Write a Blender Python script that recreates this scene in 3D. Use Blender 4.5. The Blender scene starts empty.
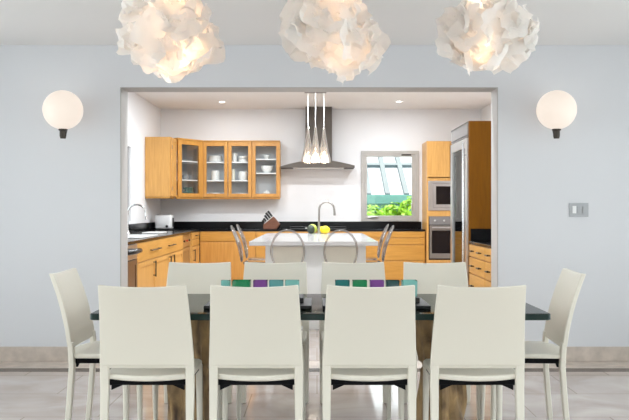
import bpy, bmesh, math, random
from mathutils import Vector, Matrix, noise
random.seed(7)
PI = math.pi
S = bpy.context.scene
COL = S.collection
H, F, CX, CY = 1.28, 780.0, 317.0, 209.0      # eye height, focal length in px, vanishing point


def wx(px, d):
    return (px - CX) * d / F


def wz(py, d):
    return H - (py - CY) * d / F


# ------------------------------------------------------------------ materials
def new_mat(name):
    m = bpy.data.materials.new(name)
    m.use_nodes = True
    nt = m.node_tree
    b = nt.nodes['Principled BSDF']
    return m, nt, b


def plain(name, col, rough=0.5, metal=0.0, spec=0.5, bump=0.0, bscale=60.0, emit=None, estr=0.0, var=0.0):
    m, nt, b = new_mat(name)
    b.inputs['Roughness'].default_value = rough
    b.inputs['Metallic'].default_value = metal
    b.inputs['Specular IOR Level'].default_value = spec
    b.inputs['Base Color'].default_value = (*col, 1)
    if emit:
        b.inputs['Emission Color'].default_value = (*emit, 1)
        b.inputs['Emission Strength'].default_value = estr
    if bump or var:
        tc = nt.nodes.new('ShaderNodeTexCoord')
        n = nt.nodes.new('ShaderNodeTexNoise')
        n.inputs['Scale'].default_value = bscale
        n.inputs['Detail'].default_value = 4
        nt.links.new(tc.outputs['Object'], n.inputs['Vector'])
        if bump:
            bp = nt.nodes.new('ShaderNodeBump')
            bp.inputs['Strength'].default_value = bump
            bp.inputs['Distance'].default_value = 0.01
            nt.links.new(n.outputs['Fac'], bp.inputs['Height'])
            nt.links.new(bp.outputs['Normal'], b.inputs['Normal'])
        if var:
            cr = nt.nodes.new('ShaderNodeValToRGB')
            cr.color_ramp.elements[0].color = (*[c * (1 - var) for c in col], 1)
            cr.color_ramp.elements[1].color = (*[min(1, c * (1 + var)) for c in col], 1)
            cr.color_ramp.elements[0].position = .3
            cr.color_ramp.elements[1].position = .7
            nt.links.new(n.outputs['Fac'], cr.inputs['Fac'])
            nt.links.new(cr.outputs['Color'], b.inputs['Base Color'])
    return m


def wood(name, c1, c2, rough=0.35, scale=(9, 9, .8)):
    m, nt, b = new_mat(name)
    tc = nt.nodes.new('ShaderNodeTexCoord')
    mp = nt.nodes.new('ShaderNodeMapping')
    mp.inputs['Scale'].default_value = scale
    n = nt.nodes.new('ShaderNodeTexNoise')
    n.inputs['Scale'].default_value = 4
    n.inputs['Detail'].default_value = 6
    n.inputs['Distortion'].default_value = .6
    cr = nt.nodes.new('ShaderNodeValToRGB')
    cr.color_ramp.elements[0].color = (*c1, 1)
    cr.color_ramp.elements[1].color = (*c2, 1)
    cr.color_ramp.elements[0].position = .3
    cr.color_ramp.elements[1].position = .72
    nt.links.new(tc.outputs['Object'], mp.inputs['Vector'])
    nt.links.new(mp.outputs['Vector'], n.inputs['Vector'])
    nt.links.new(n.outputs['Fac'], cr.inputs['Fac'])
    nt.links.new(cr.outputs['Color'], b.inputs['Base Color'])
    b.inputs['Roughness'].default_value = rough
    return m


def thin_glass(name, tint=(1, 1, 1), rough=0.02, boost=1.0, ior=1.45, base=0.0, diffuse=None, dfac=0.0):
    """clear sheet: tinted transparency under a Fresnel gloss"""
    m = bpy.data.materials.new(name)
    m.use_nodes = True
    nt = m.node_tree
    nt.nodes.clear()
    out = nt.nodes.new('ShaderNodeOutputMaterial')
    t = nt.nodes.new('ShaderNodeBsdfTransparent')
    t.inputs['Color'].default_value = (*tint, 1)
    src = t.outputs[0]
    if dfac:
        d = nt.nodes.new('ShaderNodeBsdfTranslucent' if 'pendant' in name or 'tumbler' in name else 'ShaderNodeBsdfDiffuse')
        d.inputs['Color'].default_value = (*diffuse, 1)
        mx0 = nt.nodes.new('ShaderNodeMixShader')
        mx0.inputs[0].default_value = dfac
        nt.links.new(src, mx0.inputs[1])
        nt.links.new(d.outputs[0], mx0.inputs[2])
        src = mx0.outputs[0]
    g = nt.nodes.new('ShaderNodeBsdfGlossy')
    g.inputs['Roughness'].default_value = rough
    fr = nt.nodes.new('ShaderNodeFresnel')
    fr.inputs['IOR'].default_value = ior
    mt = nt.nodes.new('ShaderNodeMath')
    mt.operation = 'MULTIPLY_ADD'
    mt.use_clamp = True
    mt.inputs[1].default_value = boost
    mt.inputs[2].default_value = base
    nt.links.new(fr.outputs[0], mt.inputs[0])
    mx = nt.nodes.new('ShaderNodeMixShader')
    nt.links.new(mt.outputs[0], mx.inputs[0])
    nt.links.new(src, mx.inputs[1])
    nt.links.new(g.outputs[0], mx.inputs[2])
    nt.links.new(mx.outputs[0], out.inputs['Surface'])
    return m


def floor_mat(name):
    m, nt, b = new_mat(name)
    tc = nt.nodes.new('ShaderNodeTexCoord')
    n = nt.nodes.new('ShaderNodeTexNoise')
    n.inputs['Scale'].default_value = 1.7
    n.inputs['Detail'].default_value = 8
    n.inputs['Distortion'].default_value = 1.2
    cr = nt.nodes.new('ShaderNodeValToRGB')
    cr.color_ramp.elements[0].color = (.48, .40, .36, 1)
    cr.color_ramp.elements[1].color = (.69, .615, .58, 1)
    cr.color_ramp.elements[0].position = .3
    cr.color_ramp.elements[1].position = .7
    br = nt.nodes.new('ShaderNodeTexBrick')
    br.offset = 0.5
    br.inputs['Color1'].default_value = (1, 1, 1, 1)
    br.inputs['Color2'].default_value = (.93, .92, .91, 1)
    br.inputs['Mortar'].default_value = (.62, .58, .55, 1)
    br.inputs['Scale'].default_value = 1.0
    br.inputs['Mortar Size'].default_value = .004
    br.inputs['Brick Width'].default_value = .9
    br.inputs['Row Height'].default_value = .6
    mx = nt.nodes.new('ShaderNodeMix')
    mx.data_type = 'RGBA'
    mx.blend_type = 'MULTIPLY'
    mx.inputs[0].default_value = 1
    nt.links.new(tc.outputs['Object'], n.inputs['Vector'])
    nt.links.new(tc.outputs['Object'], br.inputs['Vector'])
    nt.links.new(n.outputs['Fac'], cr.inputs['Fac'])
    nt.links.new(cr.outputs['Color'], mx.inputs[6])
    nt.links.new(br.outputs['Color'], mx.inputs[7])
    nt.links.new(mx.outputs[2], b.inputs['Base Color'])
    b.inputs['Roughness'].default_value = .085
    b.inputs['Specular IOR Level'].default_value = 1.0
    b.inputs['IOR'].default_value = 1.6
    return m


def paper_mat(name):
    m = bpy.data.materials.new(name)
    m.use_nodes = True
    nt = m.node_tree
    nt.nodes.clear()
    out = nt.nodes.new('ShaderNodeOutputMaterial')
    d = nt.nodes.new('ShaderNodeBsdfDiffuse')
    d.inputs['Color'].default_value = (.96, .945, .94, 1)
    t = nt.nodes.new('ShaderNodeBsdfTranslucent')
    t.inputs['Color'].default_value = (.985, .945, .90, 1)
    mx = nt.nodes.new('ShaderNodeMixShader')
    mx.inputs[0].default_value = .58
    nt.links.new(d.outputs[0], mx.inputs[1])
    nt.links.new(t.outputs[0], mx.inputs[2])
    nt.links.new(mx.outputs[0], out.inputs['Surface'])
    return m


def granite(name):
    m, nt, b = new_mat(name)
    tc = nt.nodes.new('ShaderNodeTexCoord')
    v = nt.nodes.new('ShaderNodeTexVoronoi')
    v.inputs['Scale'].default_value = 70
    cr = nt.nodes.new('ShaderNodeValToRGB')
    cr.color_ramp.elements[0].color = (.035, .035, .037, 1)
    cr.color_ramp.elements[1].color = (.006, .006, .007, 1)
    cr.color_ramp.elements[1].position = .25
    nt.links.new(tc.outputs['Object'], v.inputs['Vector'])
    nt.links.new(v.outputs['Distance'], cr.inputs['Fac'])
    nt.links.new(cr.outputs['Color'], b.inputs['Base Color'])
    b.inputs['Roughness'].default_value = .14
    b.inputs['Specular IOR Level'].default_value = .16
    return m


M = {}
M['wall'] = plain('wall_paint_cool_white', (.70, .705, .735), .75, bump=.04, bscale=180)
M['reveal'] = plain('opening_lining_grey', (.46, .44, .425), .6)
M['kwall'] = plain('kitchen_wall_paint', (.82, .815, .825), .75, bump=.04, bscale=180)
M['ceiling'] = plain('ceiling_paint', (.80, .79, .785), .8, bump=.03, bscale=150)
M['kceiling'] = plain('kitchen_ceiling_paint', (.84, .82, .80), .8, bump=.03, bscale=150)
M['floor'] = floor_mat('polished_stone_tile')
M['stripe'] = plain('dark_stone_inlay', (.07, .055, .045), .2, var=.3, bscale=20)
M['base'] = plain('travertine_skirting', (.57, .49, .43), .35, var=.18, bscale=9)
M['cream'] = plain('cream_leather', (.76, .72, .63), .42, bump=.05, bscale=220)
M['seatunder'] = plain('black_seat_webbing', (.006, .006, .007), .7, spec=.1)
M['foot'] = plain('black_plastic', (.015, .015, .016), .4)
M['wood'] = wood('honey_maple', (.56, .285, .075), (.68, .37, .11))
M['wood_f'] = wood('honey_maple_fronts', (.45, .20, .038), (.56, .275, .062))
M['wood_h'] = wood('honey_maple_horizontal', (.44, .205, .032), (.55, .27, .052), scale=(.8, 9, 9))
M['wood_y'] = wood('honey_maple_along', (.53, .26, .055), (.64, .335, .085), scale=(9, .8, 9))
M['wood_a'] = wood('dark_amber_maple', (.20, .070, .002), (.245, .090, .003), rough=.65)  # darker, more saturated maple for the refrigerator surround
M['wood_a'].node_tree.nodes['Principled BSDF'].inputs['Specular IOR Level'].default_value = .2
M['wood_d'] = wood('dark_walnut', (.11, .055, .025), (.20, .10, .045))
M['wood_r'] = wood('red_cherry_block', (.10, .032, .014), (.19, .065, .028), scale=(3, 3, 20))
M['granite'] = granite('black_granite')
M['steel'] = plain('brushed_steel', (.62, .61, .60), .32, metal=1.0, bump=.03, bscale=90)
M['steel_d'] = plain('dark_brushed_steel', (.30, .275, .25), .38, metal=.9, bump=.03, bscale=90)
M['hood'] = plain('dark_hood_steel', (.095, .08, .068), .6, metal=.3, bump=.02, bscale=90)
M['toast'] = plain('satin_steel', (.80, .80, .80), .4, metal=.35)
M['steel_m'] = plain('grey_steel', (.20, .185, .18), .5, metal=.2)
M['tap'] = plain('grey_brushed_nickel', (.34, .32, .30), .3, metal=.9)
M['chrome'] = plain('polished_chrome', (.75, .75, .76), .12, metal=1.0)
M['black'] = plain('black_enamel', (.012, .012, .013), .25)
M['blackglass'] = plain('black_oven_glass', (.010, .010, .012), .06)
M['white'] = plain('white_lacquer', (.84, .84, .83), .25, var=.03, bscale=5)
M['quartz'] = plain('white_quartz', (.56, .55, .55), .12, var=.03, bscale=12)
M['panel'] = plain('cream_panel', (.86, .82, .70), .4, var=.03, bscale=6)
M['china'] = plain('white_china', (.88, .87, .85), .2, var=.03, bscale=8)
M['interior'] = plain('pale_cabinet_lining', (.56, .59, .63), .5, var=.03, bscale=5)
M['shelf'] = plain('white_shelf', (.88, .88, .88), .35, var=.02, bscale=5)
M['teal_china'] = plain('teal_glaze', (.02, .16, .15), .15, var=.2, bscale=14)
M['grey_china'] = plain('grey_glaze', (.27, .29, .32), .25, var=.1, bscale=14)
M['paper'] = paper_mat('crumpled_white_paper')
M['bulb'] = plain('glowing_bulb', (1, .8, .55), .4, emit=(1, .74, .45), estr=6)
M['globe'] = plain('opal_glass_globe', (.42, .38, .34), .5, emit=(1, .86, .75), estr=.55)
M['lens'] = plain('downlight_lens', (1, .95, .9), .4, emit=(1, .9, .78), estr=6)
M['bronze'] = plain('dark_bronze', (.06, .05, .042), .35, metal=.8)
M['plate'] = plain('grey_switch_plate', (.43, .44, .46), .4)
M['winframe'] = plain('window_frame_grey', (.43, .41, .385), .45, var=.03, bscale=7)
M['alu'] = plain('window_frame_dark', (.16, .16, .165), .45, metal=.4)
M['pane'] = thin_glass('window_glass', (.96, .985, .975), boost=.6)
M['cabglass'] = thin_glass('cabinet_glass', (.97, .98, .98), boost=.3)
M['darkglass'] = thin_glass('smoked_glass', (.05, .055, .06), boost=.7, base=.10)
M['tableglass'] = thin_glass('table_glass', (.26, .34, .31), boost=.85, rough=.05, base=.02)
M['tableedge'] = plain('green_glass_edge', (.006, .022, .018), .2, spec=.25)
M['acrylic'] = thin_glass('clear_acrylic', (.97, .965, .96), boost=.8, base=.02)
M['acrylic_edge'] = thin_glass('clear_acrylic_rim', (.80, .77, .75), boost=1.0, base=.10, diffuse=(.80, .77, .76), dfac=.15)
M['bottleglass'] = thin_glass('pendant_glass', (.97, .95, .93), boost=1.0, base=.05, diffuse=(.9, .88, .86), dfac=.16)
M['slate'] = plain('dark_slate_stand', (.014, .015, .016), .5, spec=.2, var=.2, bscale=20)
for k, c in dict(aqua=(.45, .86, .82), teal=(.03, .38, .37), green=(.03, .52, .22), purple=(.46, .14, .62),
                 darkteal=(.03, .17, .17), lightteal=(.30, .74, .74)).items():
    M['g_' + k] = thin_glass('coloured_glass_' + k, c, boost=.8, base=.03, diffuse=c, dfac=.45)
M['trunk'] = wood('petrified_wood', (.06, .03, .014), (.50, .32, .14), rough=.5, scale=(3.6, 3.6, 1.6))
M['leaf'] = plain('lime_leaf', (.26, .50, .018), .5, var=.4, bscale=9)
M['leafstem'] = plain('green_stem', (.10, .16, .03), .6)
M['rafter'] = plain('pale_teal_paint', (.055, .085, .095), .5, var=.05, bscale=6)
M['eave'] = plain('pale_teal_board', (.13, .30, .27), .5, var=.06, bscale=6)
M['roofpane'] = plain('frosted_roof_pane', (.42, .45, .47), .3, var=.03, bscale=4)
M['ground'] = plain('outdoor_paving', (.42, .41, .38), .8, var=.12, bscale=3)
M['lemon'] = plain('lemon_skin', (.85, .62, .015), .4, bump=.2, bscale=120)
M['lime'] = plain('pale_green_skin', (.50, .60, .10), .4, bump=.1, bscale=90)
M['avocado'] = plain('dark_avocado_skin', (.025, .035, .02), .45, bump=.3, bscale=120)
M['redknob'] = plain('red_enamel', (.45, .02, .015), .3)


# ------------------------------------------------------------------ mesh helpers
class MB:
    def __init__(self):
        self.bm = bmesh.new()

    def _merge(self, tb):
        me = bpy.data.meshes.new('tmp')
        tb.to_mesh(me)
        tb.free()
        self.bm.from_mesh(me)
        bpy.data.meshes.remove(me)

    def box(self, x0, x1, y0, y1, z0, z1, bev=0.0, seg=2, rot=None, at=None):
        tb = bmesh.new()
        bmesh.ops.create_cube(tb, size=1)
        sx, sy, sz = x1 - x0, y1 - y0, z1 - z0
        for v in tb.verts:
            v.co = Vector((v.co.x * sx, v.co.y * sy, v.co.z * sz))
        if bev:
            bmesh.ops.bevel(tb, geom=tb.edges[:] + tb.verts[:], offset=min(bev, .45 * min(abs(sx), abs(sy), abs(sz))),
                            segments=seg, profile=.5, affect='EDGES', clamp_overlap=True)
        mt = Matrix.Translation(((x0 + x1) / 2, (y0 + y1) / 2, (z0 + z1) / 2))
        if rot is not None:
            mt = mt @ rot
        for v in tb.verts:
            v.co = mt @ v.co
        self._merge(tb)
        return self

    def tube(self, pts, r, seg=10, cap=True, flat=1.0):
        """sweep a circle of radius r (number or list) along points"""
        pts = [Vector(p) for p in pts]
        n = len(pts)
        rs = r if isinstance(r, (list, tuple)) else [r] * n
        tb = bmesh.new()
        rings = []
        up = None
        for i, p in enumerate(pts):
            t = (pts[min(i + 1, n - 1)] - pts[max(i - 1, 0)]).normalized()
            if up is None:
                up = Vector((0, 0, 1)) if abs(t.z) < .9 else Vector((1, 0, 0))
            a = t.cross(up)
            if a.length < 1e-5:
                a = t.orthogonal()
            a.normalize()
            b = a.cross(t).normalized()
            up = b
            rings.append([tb.verts.new(p + rs[i] * (math.cos(2 * PI * k / seg) * a + flat * math.sin(2 * PI * k / seg) * b))
                          for k in range(seg)])
        for i in range(n - 1):
            for k in range(seg):
                tb.faces.new((rings[i][k], rings[i][(k + 1) % seg], rings[i + 1][(k + 1) % seg], rings[i + 1][k]))
        if cap:
            tb.faces.new(rings[0][::-1])
            tb.faces.new(rings[-1])
        self._merge(tb)
        return self

    def loop(self, pts, r, seg=10):
        """closed tube"""
        pts = [Vector(p) for p in pts]
        n = len(pts)
        tb = bmesh.new()
        nrm = (pts[1] - pts[0]).cross(pts[n // 3] - pts[0]).normalized()
        rings = []
        for i, p in enumerate(pts):
            t = (pts[(i + 1) % n] - pts[i - 1]).normalized()
            a = nrm.cross(t).normalized()
            rings.append([tb.verts.new(p + r * (math.cos(2 * PI * k / seg) * a + math.sin(2 * PI * k / seg) * nrm))
                          for k in range(seg)])
        for i in range(n):
            j = (i + 1) % n
            for k in range(seg):
                tb.faces.new((rings[i][k], rings[i][(k + 1) % seg], rings[j][(k + 1) % seg], rings[j][k]))
        self._merge(tb)
        return self

    def lathe(self, prof, c=(0, 0, 0), seg=28, axis=None):
        """revolve (r, z) pairs round a vertical axis"""
        tb = bmesh.new()
        c = Vector(c)
        rings = []
        for r, z in prof:
            if r < 1e-6:
                rings.append([tb.verts.new((0, 0, z))])
            else:
                rings.append([tb.verts.new((r * math.cos(2 * PI * k / seg), r * math.sin(2 * PI * k / seg), z)) for k in range(seg)])
        for a, b in zip(rings, rings[1:]):
            for k in range(seg):
                k2 = (k + 1) % seg
                if len(a) == 1 and len(b) == 1:
                    continue
                if len(a) == 1:
                    tb.faces.new((a[0], b[k2], b[k]))
                elif len(b) == 1:
                    tb.faces.new((a[k], a[k2], b[0]))
                else:
                    tb.faces.new((a[k], a[k2], b[k2], b[k]))
        R = Matrix.Identity(4)
        if axis is not None:
            R = Vector((0, 0, 1)).rotation_difference(Vector(axis)).to_matrix().to_4x4()
        for v in tb.verts:
            v.co = (R @ v.co) + c
        self._merge(tb)
        return self

    def prism(self, poly, axis, a0, a1):
        """extrude a polygon along axis 'x','y' or 'z'; poly gives the other two coordinates in order"""
        tb = bmesh.new()

        def mk(p, a):
            return {'x': (a, p[0], p[1]), 'y': (p[0], a, p[1]), 'z': (p[0], p[1], a)}[axis]
        A = [tb.verts.new(mk(p, a0)) for p in poly]
        B = [tb.verts.new(mk(p, a1)) for p in poly]
        n = len(poly)
        tb.faces.new(A)
        tb.faces.new(B[::-1])
        for i in range(n):
            tb.faces.new((A[i], B[i], B[(i + 1) % n], A[(i + 1) % n]))
        bmesh.ops.recalc_face_normals(tb, faces=tb.faces[:])
        self._merge(tb)
        return self

    def grid(self, fn, nu, nv, thick=None):
        """surface fn(u, v) -> point; thick(u, v) -> offset vector gives it depth"""
        tb = bmesh.new()
        P = [[tb.verts.new(fn(i / nu, j / nv)) for j in range(nv + 1)] for i in range(nu + 1)]
        for i in range(nu):
            for j in range(nv):
                tb.faces.new((P[i][j], P[i + 1][j], P[i + 1][j + 1], P[i][j + 1]))
        if thick:
            Q = [[tb.verts.new(Vector(fn(i / nu, j / nv)) + Vector(thick(i / nu, j / nv))) for j in range(nv + 1)] for i in range(nu + 1)]
            for i in range(nu):
                for j in range(nv):
                    tb.faces.new((Q[i][j], Q[i][j + 1], Q[i + 1][j + 1], Q[i + 1][j]))
            for i in range(nu):
                tb.faces.new((P[i][0], Q[i][0], Q[i + 1][0], P[i + 1][0]))
                tb.faces.new((P[i][nv], P[i + 1][nv], Q[i + 1][nv], Q[i][nv]))
            for j in range(nv):
                tb.faces.new((P[0][j], P[0][j + 1], Q[0][j + 1], Q[0][j]))
                tb.faces.new((P[nu][j], Q[nu][j], Q[nu][j + 1], P[nu][j + 1]))
            bmesh.ops.recalc_face_normals(tb, faces=tb.faces[:])
        self._merge(tb)
        return self

    def build(self, name, mat, parent=None, smooth=False, loc=None, angle=40, bevel=0):
        me = bpy.data.meshes.new(name)
        self.bm.to_mesh(me)
        self.bm.free()
        me.materials.append(mat)
        o = bpy.data.objects.new(name, me)
        COL.objects.link(o)
        if smooth:
            for p in me.polygons:
                p.use_smooth = True
            if angle < 180:
                try:
                    me.set_sharp_from_angle(angle=math.radians(angle))
                except Exception:
                    pass
        if parent is not None:
            o.parent = parent
        if loc is not None:
            o.location = loc
        if bevel:
            md = o.modifiers.new('bevel', 'BEVEL')
            md.width = bevel
            md.segments = 2
            md.limit_method = 'ANGLE'
        return o


def thing(name, label, cat, loc=(0, 0, 0), rz=0, group=None):
    o = bpy.data.objects.new(name, None)
    o.empty_display_size = .1
    COL.objects.link(o)
    o.location = loc
    o.rotation_euler = (0, 0, rz)
    return tag(o, label, cat, group)


def tag(o, label, cat, group=None):
    o['label'] = label
    o['category'] = cat
    if group:
        o['group'] = group
    return o


def struct(o):
    o['kind'] = 'structure'
    return o


def kids(o):
    return [c for c in bpy.data.objects if c.parent == o]


def copy_tree(o, parent=None):
    c = o.copy()
    COL.objects.link(c)
    if parent:
        c.parent = parent
    for ch in kids(o):
        copy_tree(ch, c)
    return c


def lamp(kind, name, loc, energy, color=(1, 1, 1), size=.1, rot=None, parent=None, spread=None):
    l = bpy.data.lights.new(name, kind)
    l.energy = energy
    l.color = color
    if kind == 'AREA':
        l.shape = 'DISK'
        l.size = size
        if spread:
            l.spread = spread
    elif kind in ('POINT', 'SPOT'):
        l.shadow_soft_size = size
    o = bpy.data.objects.new(name, l)
    COL.objects.link(o)
    o.location = loc
    if rot:
        o.rotation_euler = rot
    if parent:
        o.parent = parent
    return o


# ------------------------------------------------------------------ camera and world
cam = bpy.data.cameras.new('camera')
cam.sensor_width = 36
cam.lens = F / 629 * 36
cam.shift_x = -(CX - 314.5) / 629
cam.shift_y = -(210 - CY) / 629
cam.clip_end = 200
co = bpy.data.objects.new('camera', cam)
COL.objects.link(co)
co.location = (0, 0, H)
co.rotation_euler = (PI / 2, 0, 0)
S.camera = co

w = bpy.data.worlds.new('daylight')
S.world = w
w.use_nodes = True
bg = w.node_tree.nodes['Background']
bg.inputs['Color'].default_value = (.93, .965, 1.0, 1)
bg.inputs['Strength'].default_value = 3.0
S.view_settings.view_transform = 'Standard'
S.view_settings.look = 'None'
S.view_settings.exposure = .23
S.view_settings.gamma = 1
S.view_settings.use_curve_mapping = False

# ------------------------------------------------------------------ the room shell
YD0, YD1 = 6.57, 6.80          # dividing wall
YB = 13.45                     # kitchen back wall
XL, XR = -3.5, 3.5             # dining side walls
KL, KR = -2.692, 2.83          # kitchen side walls
YR = -2.8                      # rear wall behind the eye
OX0, OX1, OZ = -1.656, 1.525, 2.305
CZ, KZ = 2.66, 3.0


def wall_with_hole(name, mat, axis, a0, a1, t0, t1, z1, hole):
    """a wall along 'x' or 'y' from a0 to a1, thickness t0..t1, hole = (h0, h1, zb, zt)"""
    m = MB()
    h0, h1, zb, zt = hole
    rects = [(a0, h0, 0, z1), (h1, a1, 0, z1), (h0, h1, zt, z1)]
    if zb > 0:
        rects.append((h0, h1, 0, zb))
    for p0, p1, q0, q1 in rects:
        if axis == 'x':
            m.box(p0, p1, t0, t1, q0, q1)
        else:
            m.box(t0, t1, p0, p1, q0, q1)
    return struct(m.build(name, mat))


wall_with_hole('wall_front', M['wall'], 'x', XL - .2, XR + .2, YD0, YD1 - .004, KZ + .1, (OX0, OX1, 0, OZ))
# grey plaster lining of the opening
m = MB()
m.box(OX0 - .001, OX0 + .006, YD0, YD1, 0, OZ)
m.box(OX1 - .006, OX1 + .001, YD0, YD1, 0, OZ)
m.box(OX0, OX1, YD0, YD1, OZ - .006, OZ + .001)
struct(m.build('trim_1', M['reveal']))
m = MB()
m.box(KL - .4, KR + .4, YD1 - .004, YD1, OZ, KZ + .1)
m.box(KL - .4, OX0, YD1 - .004, YD1, 0, OZ)
m.box(OX1, KR + .4, YD1 - .004, YD1, 0, OZ)
struct(m.build('wall_kitchen_front', M['kwall']))

struct(MB().box(XL - .2, XR + .2, YR - .2, YB + .2, -.1, 0).build('floor', M['floor']))
struct(MB().box(XL - .2, XR + .2, YR - .2, YD0, CZ, CZ + .12).build('ceiling', M['ceiling']))
struct(MB().box(KL - .2, KR + .2, YD1, YB + .2, KZ, KZ + .12).build('ceiling_kitchen', M['kceiling']))
wall_with_hole('wall_left', M['wall'], 'y', YR, YD0, XL - .2, XL, CZ, (-1.6, 6.1, .25, 2.6))
wall_with_hole('wall_right', M['wall'], 'y', YR, YD0, XR, XR + .2, CZ, (-1.6, 6.1, .25, 2.6))
wall_with_hole('wall_rear', M['wall'], 'x', XL - .2, XR + .2, YR - .2, YR, CZ, (-3.3, 3.3, 0, 2.55))
WIN = (.76, 1.755, 1.066, 2.28)
wall_with_hole('wall_kitchen_back', M['kwall'], 'x', KL - .2, KR + .2, YB, YB + .18, KZ, (WIN[0], WIN[1], WIN[2], WIN[3]))
WL = (8.4, 11.28, 1.10, 2.18)
wall_with_hole('wall_kitchen_left', M['kwall'], 'y', YD1, YB, KL - .18, KL, KZ, WL)
struct(MB().box(KR, KR + .18, YD1, YB, 0, KZ).build('wall_kitchen_right', M['kwall']))

for nm, x0, x1 in (('baseboard_left', XL, OX0), ('baseboard_right', OX1, XR)):
    struct(MB().box(x0, x1, YD0 - .016, YD0, 0, .122, .004).build(nm, M['base']))
struct(MB().box(XL, XR, 6.26, YD0 - .016, 0, .0015).build('trim_2', M['base']))
struct(MB().box(XL, XR, 6.14, 6.26, 0, .002).build('trim_3', M['stripe']))


def glazed(name, axis, a0, a1, zb, zt, t, fw, depth, cols, mat, panes=True):
    """a window frame with mullions and one pane per light"""
    m = MB()

    def bar(p0, p1, q0, q1):
        if axis == 'x':
            m.box(p0, p1, t - depth / 2, t + depth / 2, q0, q1, .004)
        else:
            m.box(t - depth / 2, t + depth / 2, p0, p1, q0, q1, .004)
    bar(a0, a1, zt - fw, zt)
    bar(a0, a1, zb, zb + fw)
    bar(a0, a0 + fw, zb + fw, zt - fw)
    bar(a1 - fw, a1, zb + fw, zt - fw)
    for k in range(1, cols):
        c = a0 + (a1 - a0) * k / cols
        bar(c - fw / 2, c + fw / 2, zb + fw, zt - fw)
    root = struct(m.build(name, mat))
    if panes:
        g = MB()
        if axis == 'x':
            g.box(a0 + fw, a1 - fw, t - .003, t + .003, zb + fw, zt - fw)
        else:
            g.box(t - .003, t + .003, a0 + fw, a1 - fw, zb + fw, zt - fw)
        g.build('pane', M['pane'], root)
    return root


# kitchen window with sash, handle and stay
wn = glazed('window_1', 'x', WIN[0], WIN[1], WIN[2], WIN[3], YB + .01, .055, .09, 1, M['winframe'], False)
s = MB()
a0, a1, b0, b1 = WIN[0] + .055, WIN[1] - .055, WIN[2] + .055, WIN[3] - .055
for r_ in ((a0, a1, b1 - .045, b1), (a0, a1, b0, b0 + .045), (a0, a0 + .045, b0 + .045, b1 - .045), (a1 - .066, a1, b0 + .045, b1 - .045)):
    s.box(r_[0], r_[1], YB - .025, YB + .035, r_[2], r_[3], .005)
s.build('sash', M['winframe'], wn)
MB().box(a0 + .045, a1 - .066, YB, YB + .006, b0 + .045, b1 - .045).build('pane', M['pane'], wn)
MB().box(.87, 1.05, YB - .055, YB - .03, 1.125, 1.15, .008).tube([(1.0, YB - .05, 1.14), (1.04, YB - .09, 1.15), (.93, YB - .09, 1.15)], .009).build('handle', M['steel'], wn, True)
MB().box(1.62, 1.645, YB - .045, YB - .024, 1.26, 1.38, .006).build('latch', M['steel'], wn)
MB().box(1.45, 1.62, YB - .04, YB - .024, 2.20, 2.22, .004).build('stay', M['bronze'], wn)
glazed('window_2', 'y', WL[0], WL[1], WL[2], WL[3], KL - .07, .05, .07, 3, M['alu'])
glazed('window_3', 'x', -3.3, 3.3, 0.0, 2.55, YR - .1, .05, .08, 4, M['winframe'])
glazed('added_window_left', 'y', -1.6, 6.1, .25, 2.6, XL - .1, .05, .08, 5, M['winframe'])  # added unseen side window, sized to brighten the dining room
glazed('added_window_right', 'y', -1.6, 6.1, .25, 2.6, XR + .1, .05, .08, 5, M['winframe'])  # its counterpart on the right, also added for more light


# ------------------------------------------------------------------ dining chairs
def spline(tab, z):
    """smooth interpolation in a table of (z, y)"""
    for (z0, v0), (z1, v1) in zip(tab, tab[1:]):
        if z <= z1 or (z1, v1) == tab[-1]:
            t = max(0, min(1, (z - z0) / (z1 - z0)))
            return v0 + (v1 - v0) * t
    return tab[-1][1]


BACK = [(0, -.232), (.2, -.214), (.42, -.198), (.52, -.204), (.62, -.219), (.72, -.243), (.82, -.273), (.925, -.312)]
HALF = [(0, .222), (.45, .227), (.55, .226), (.925, .206)]


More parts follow.
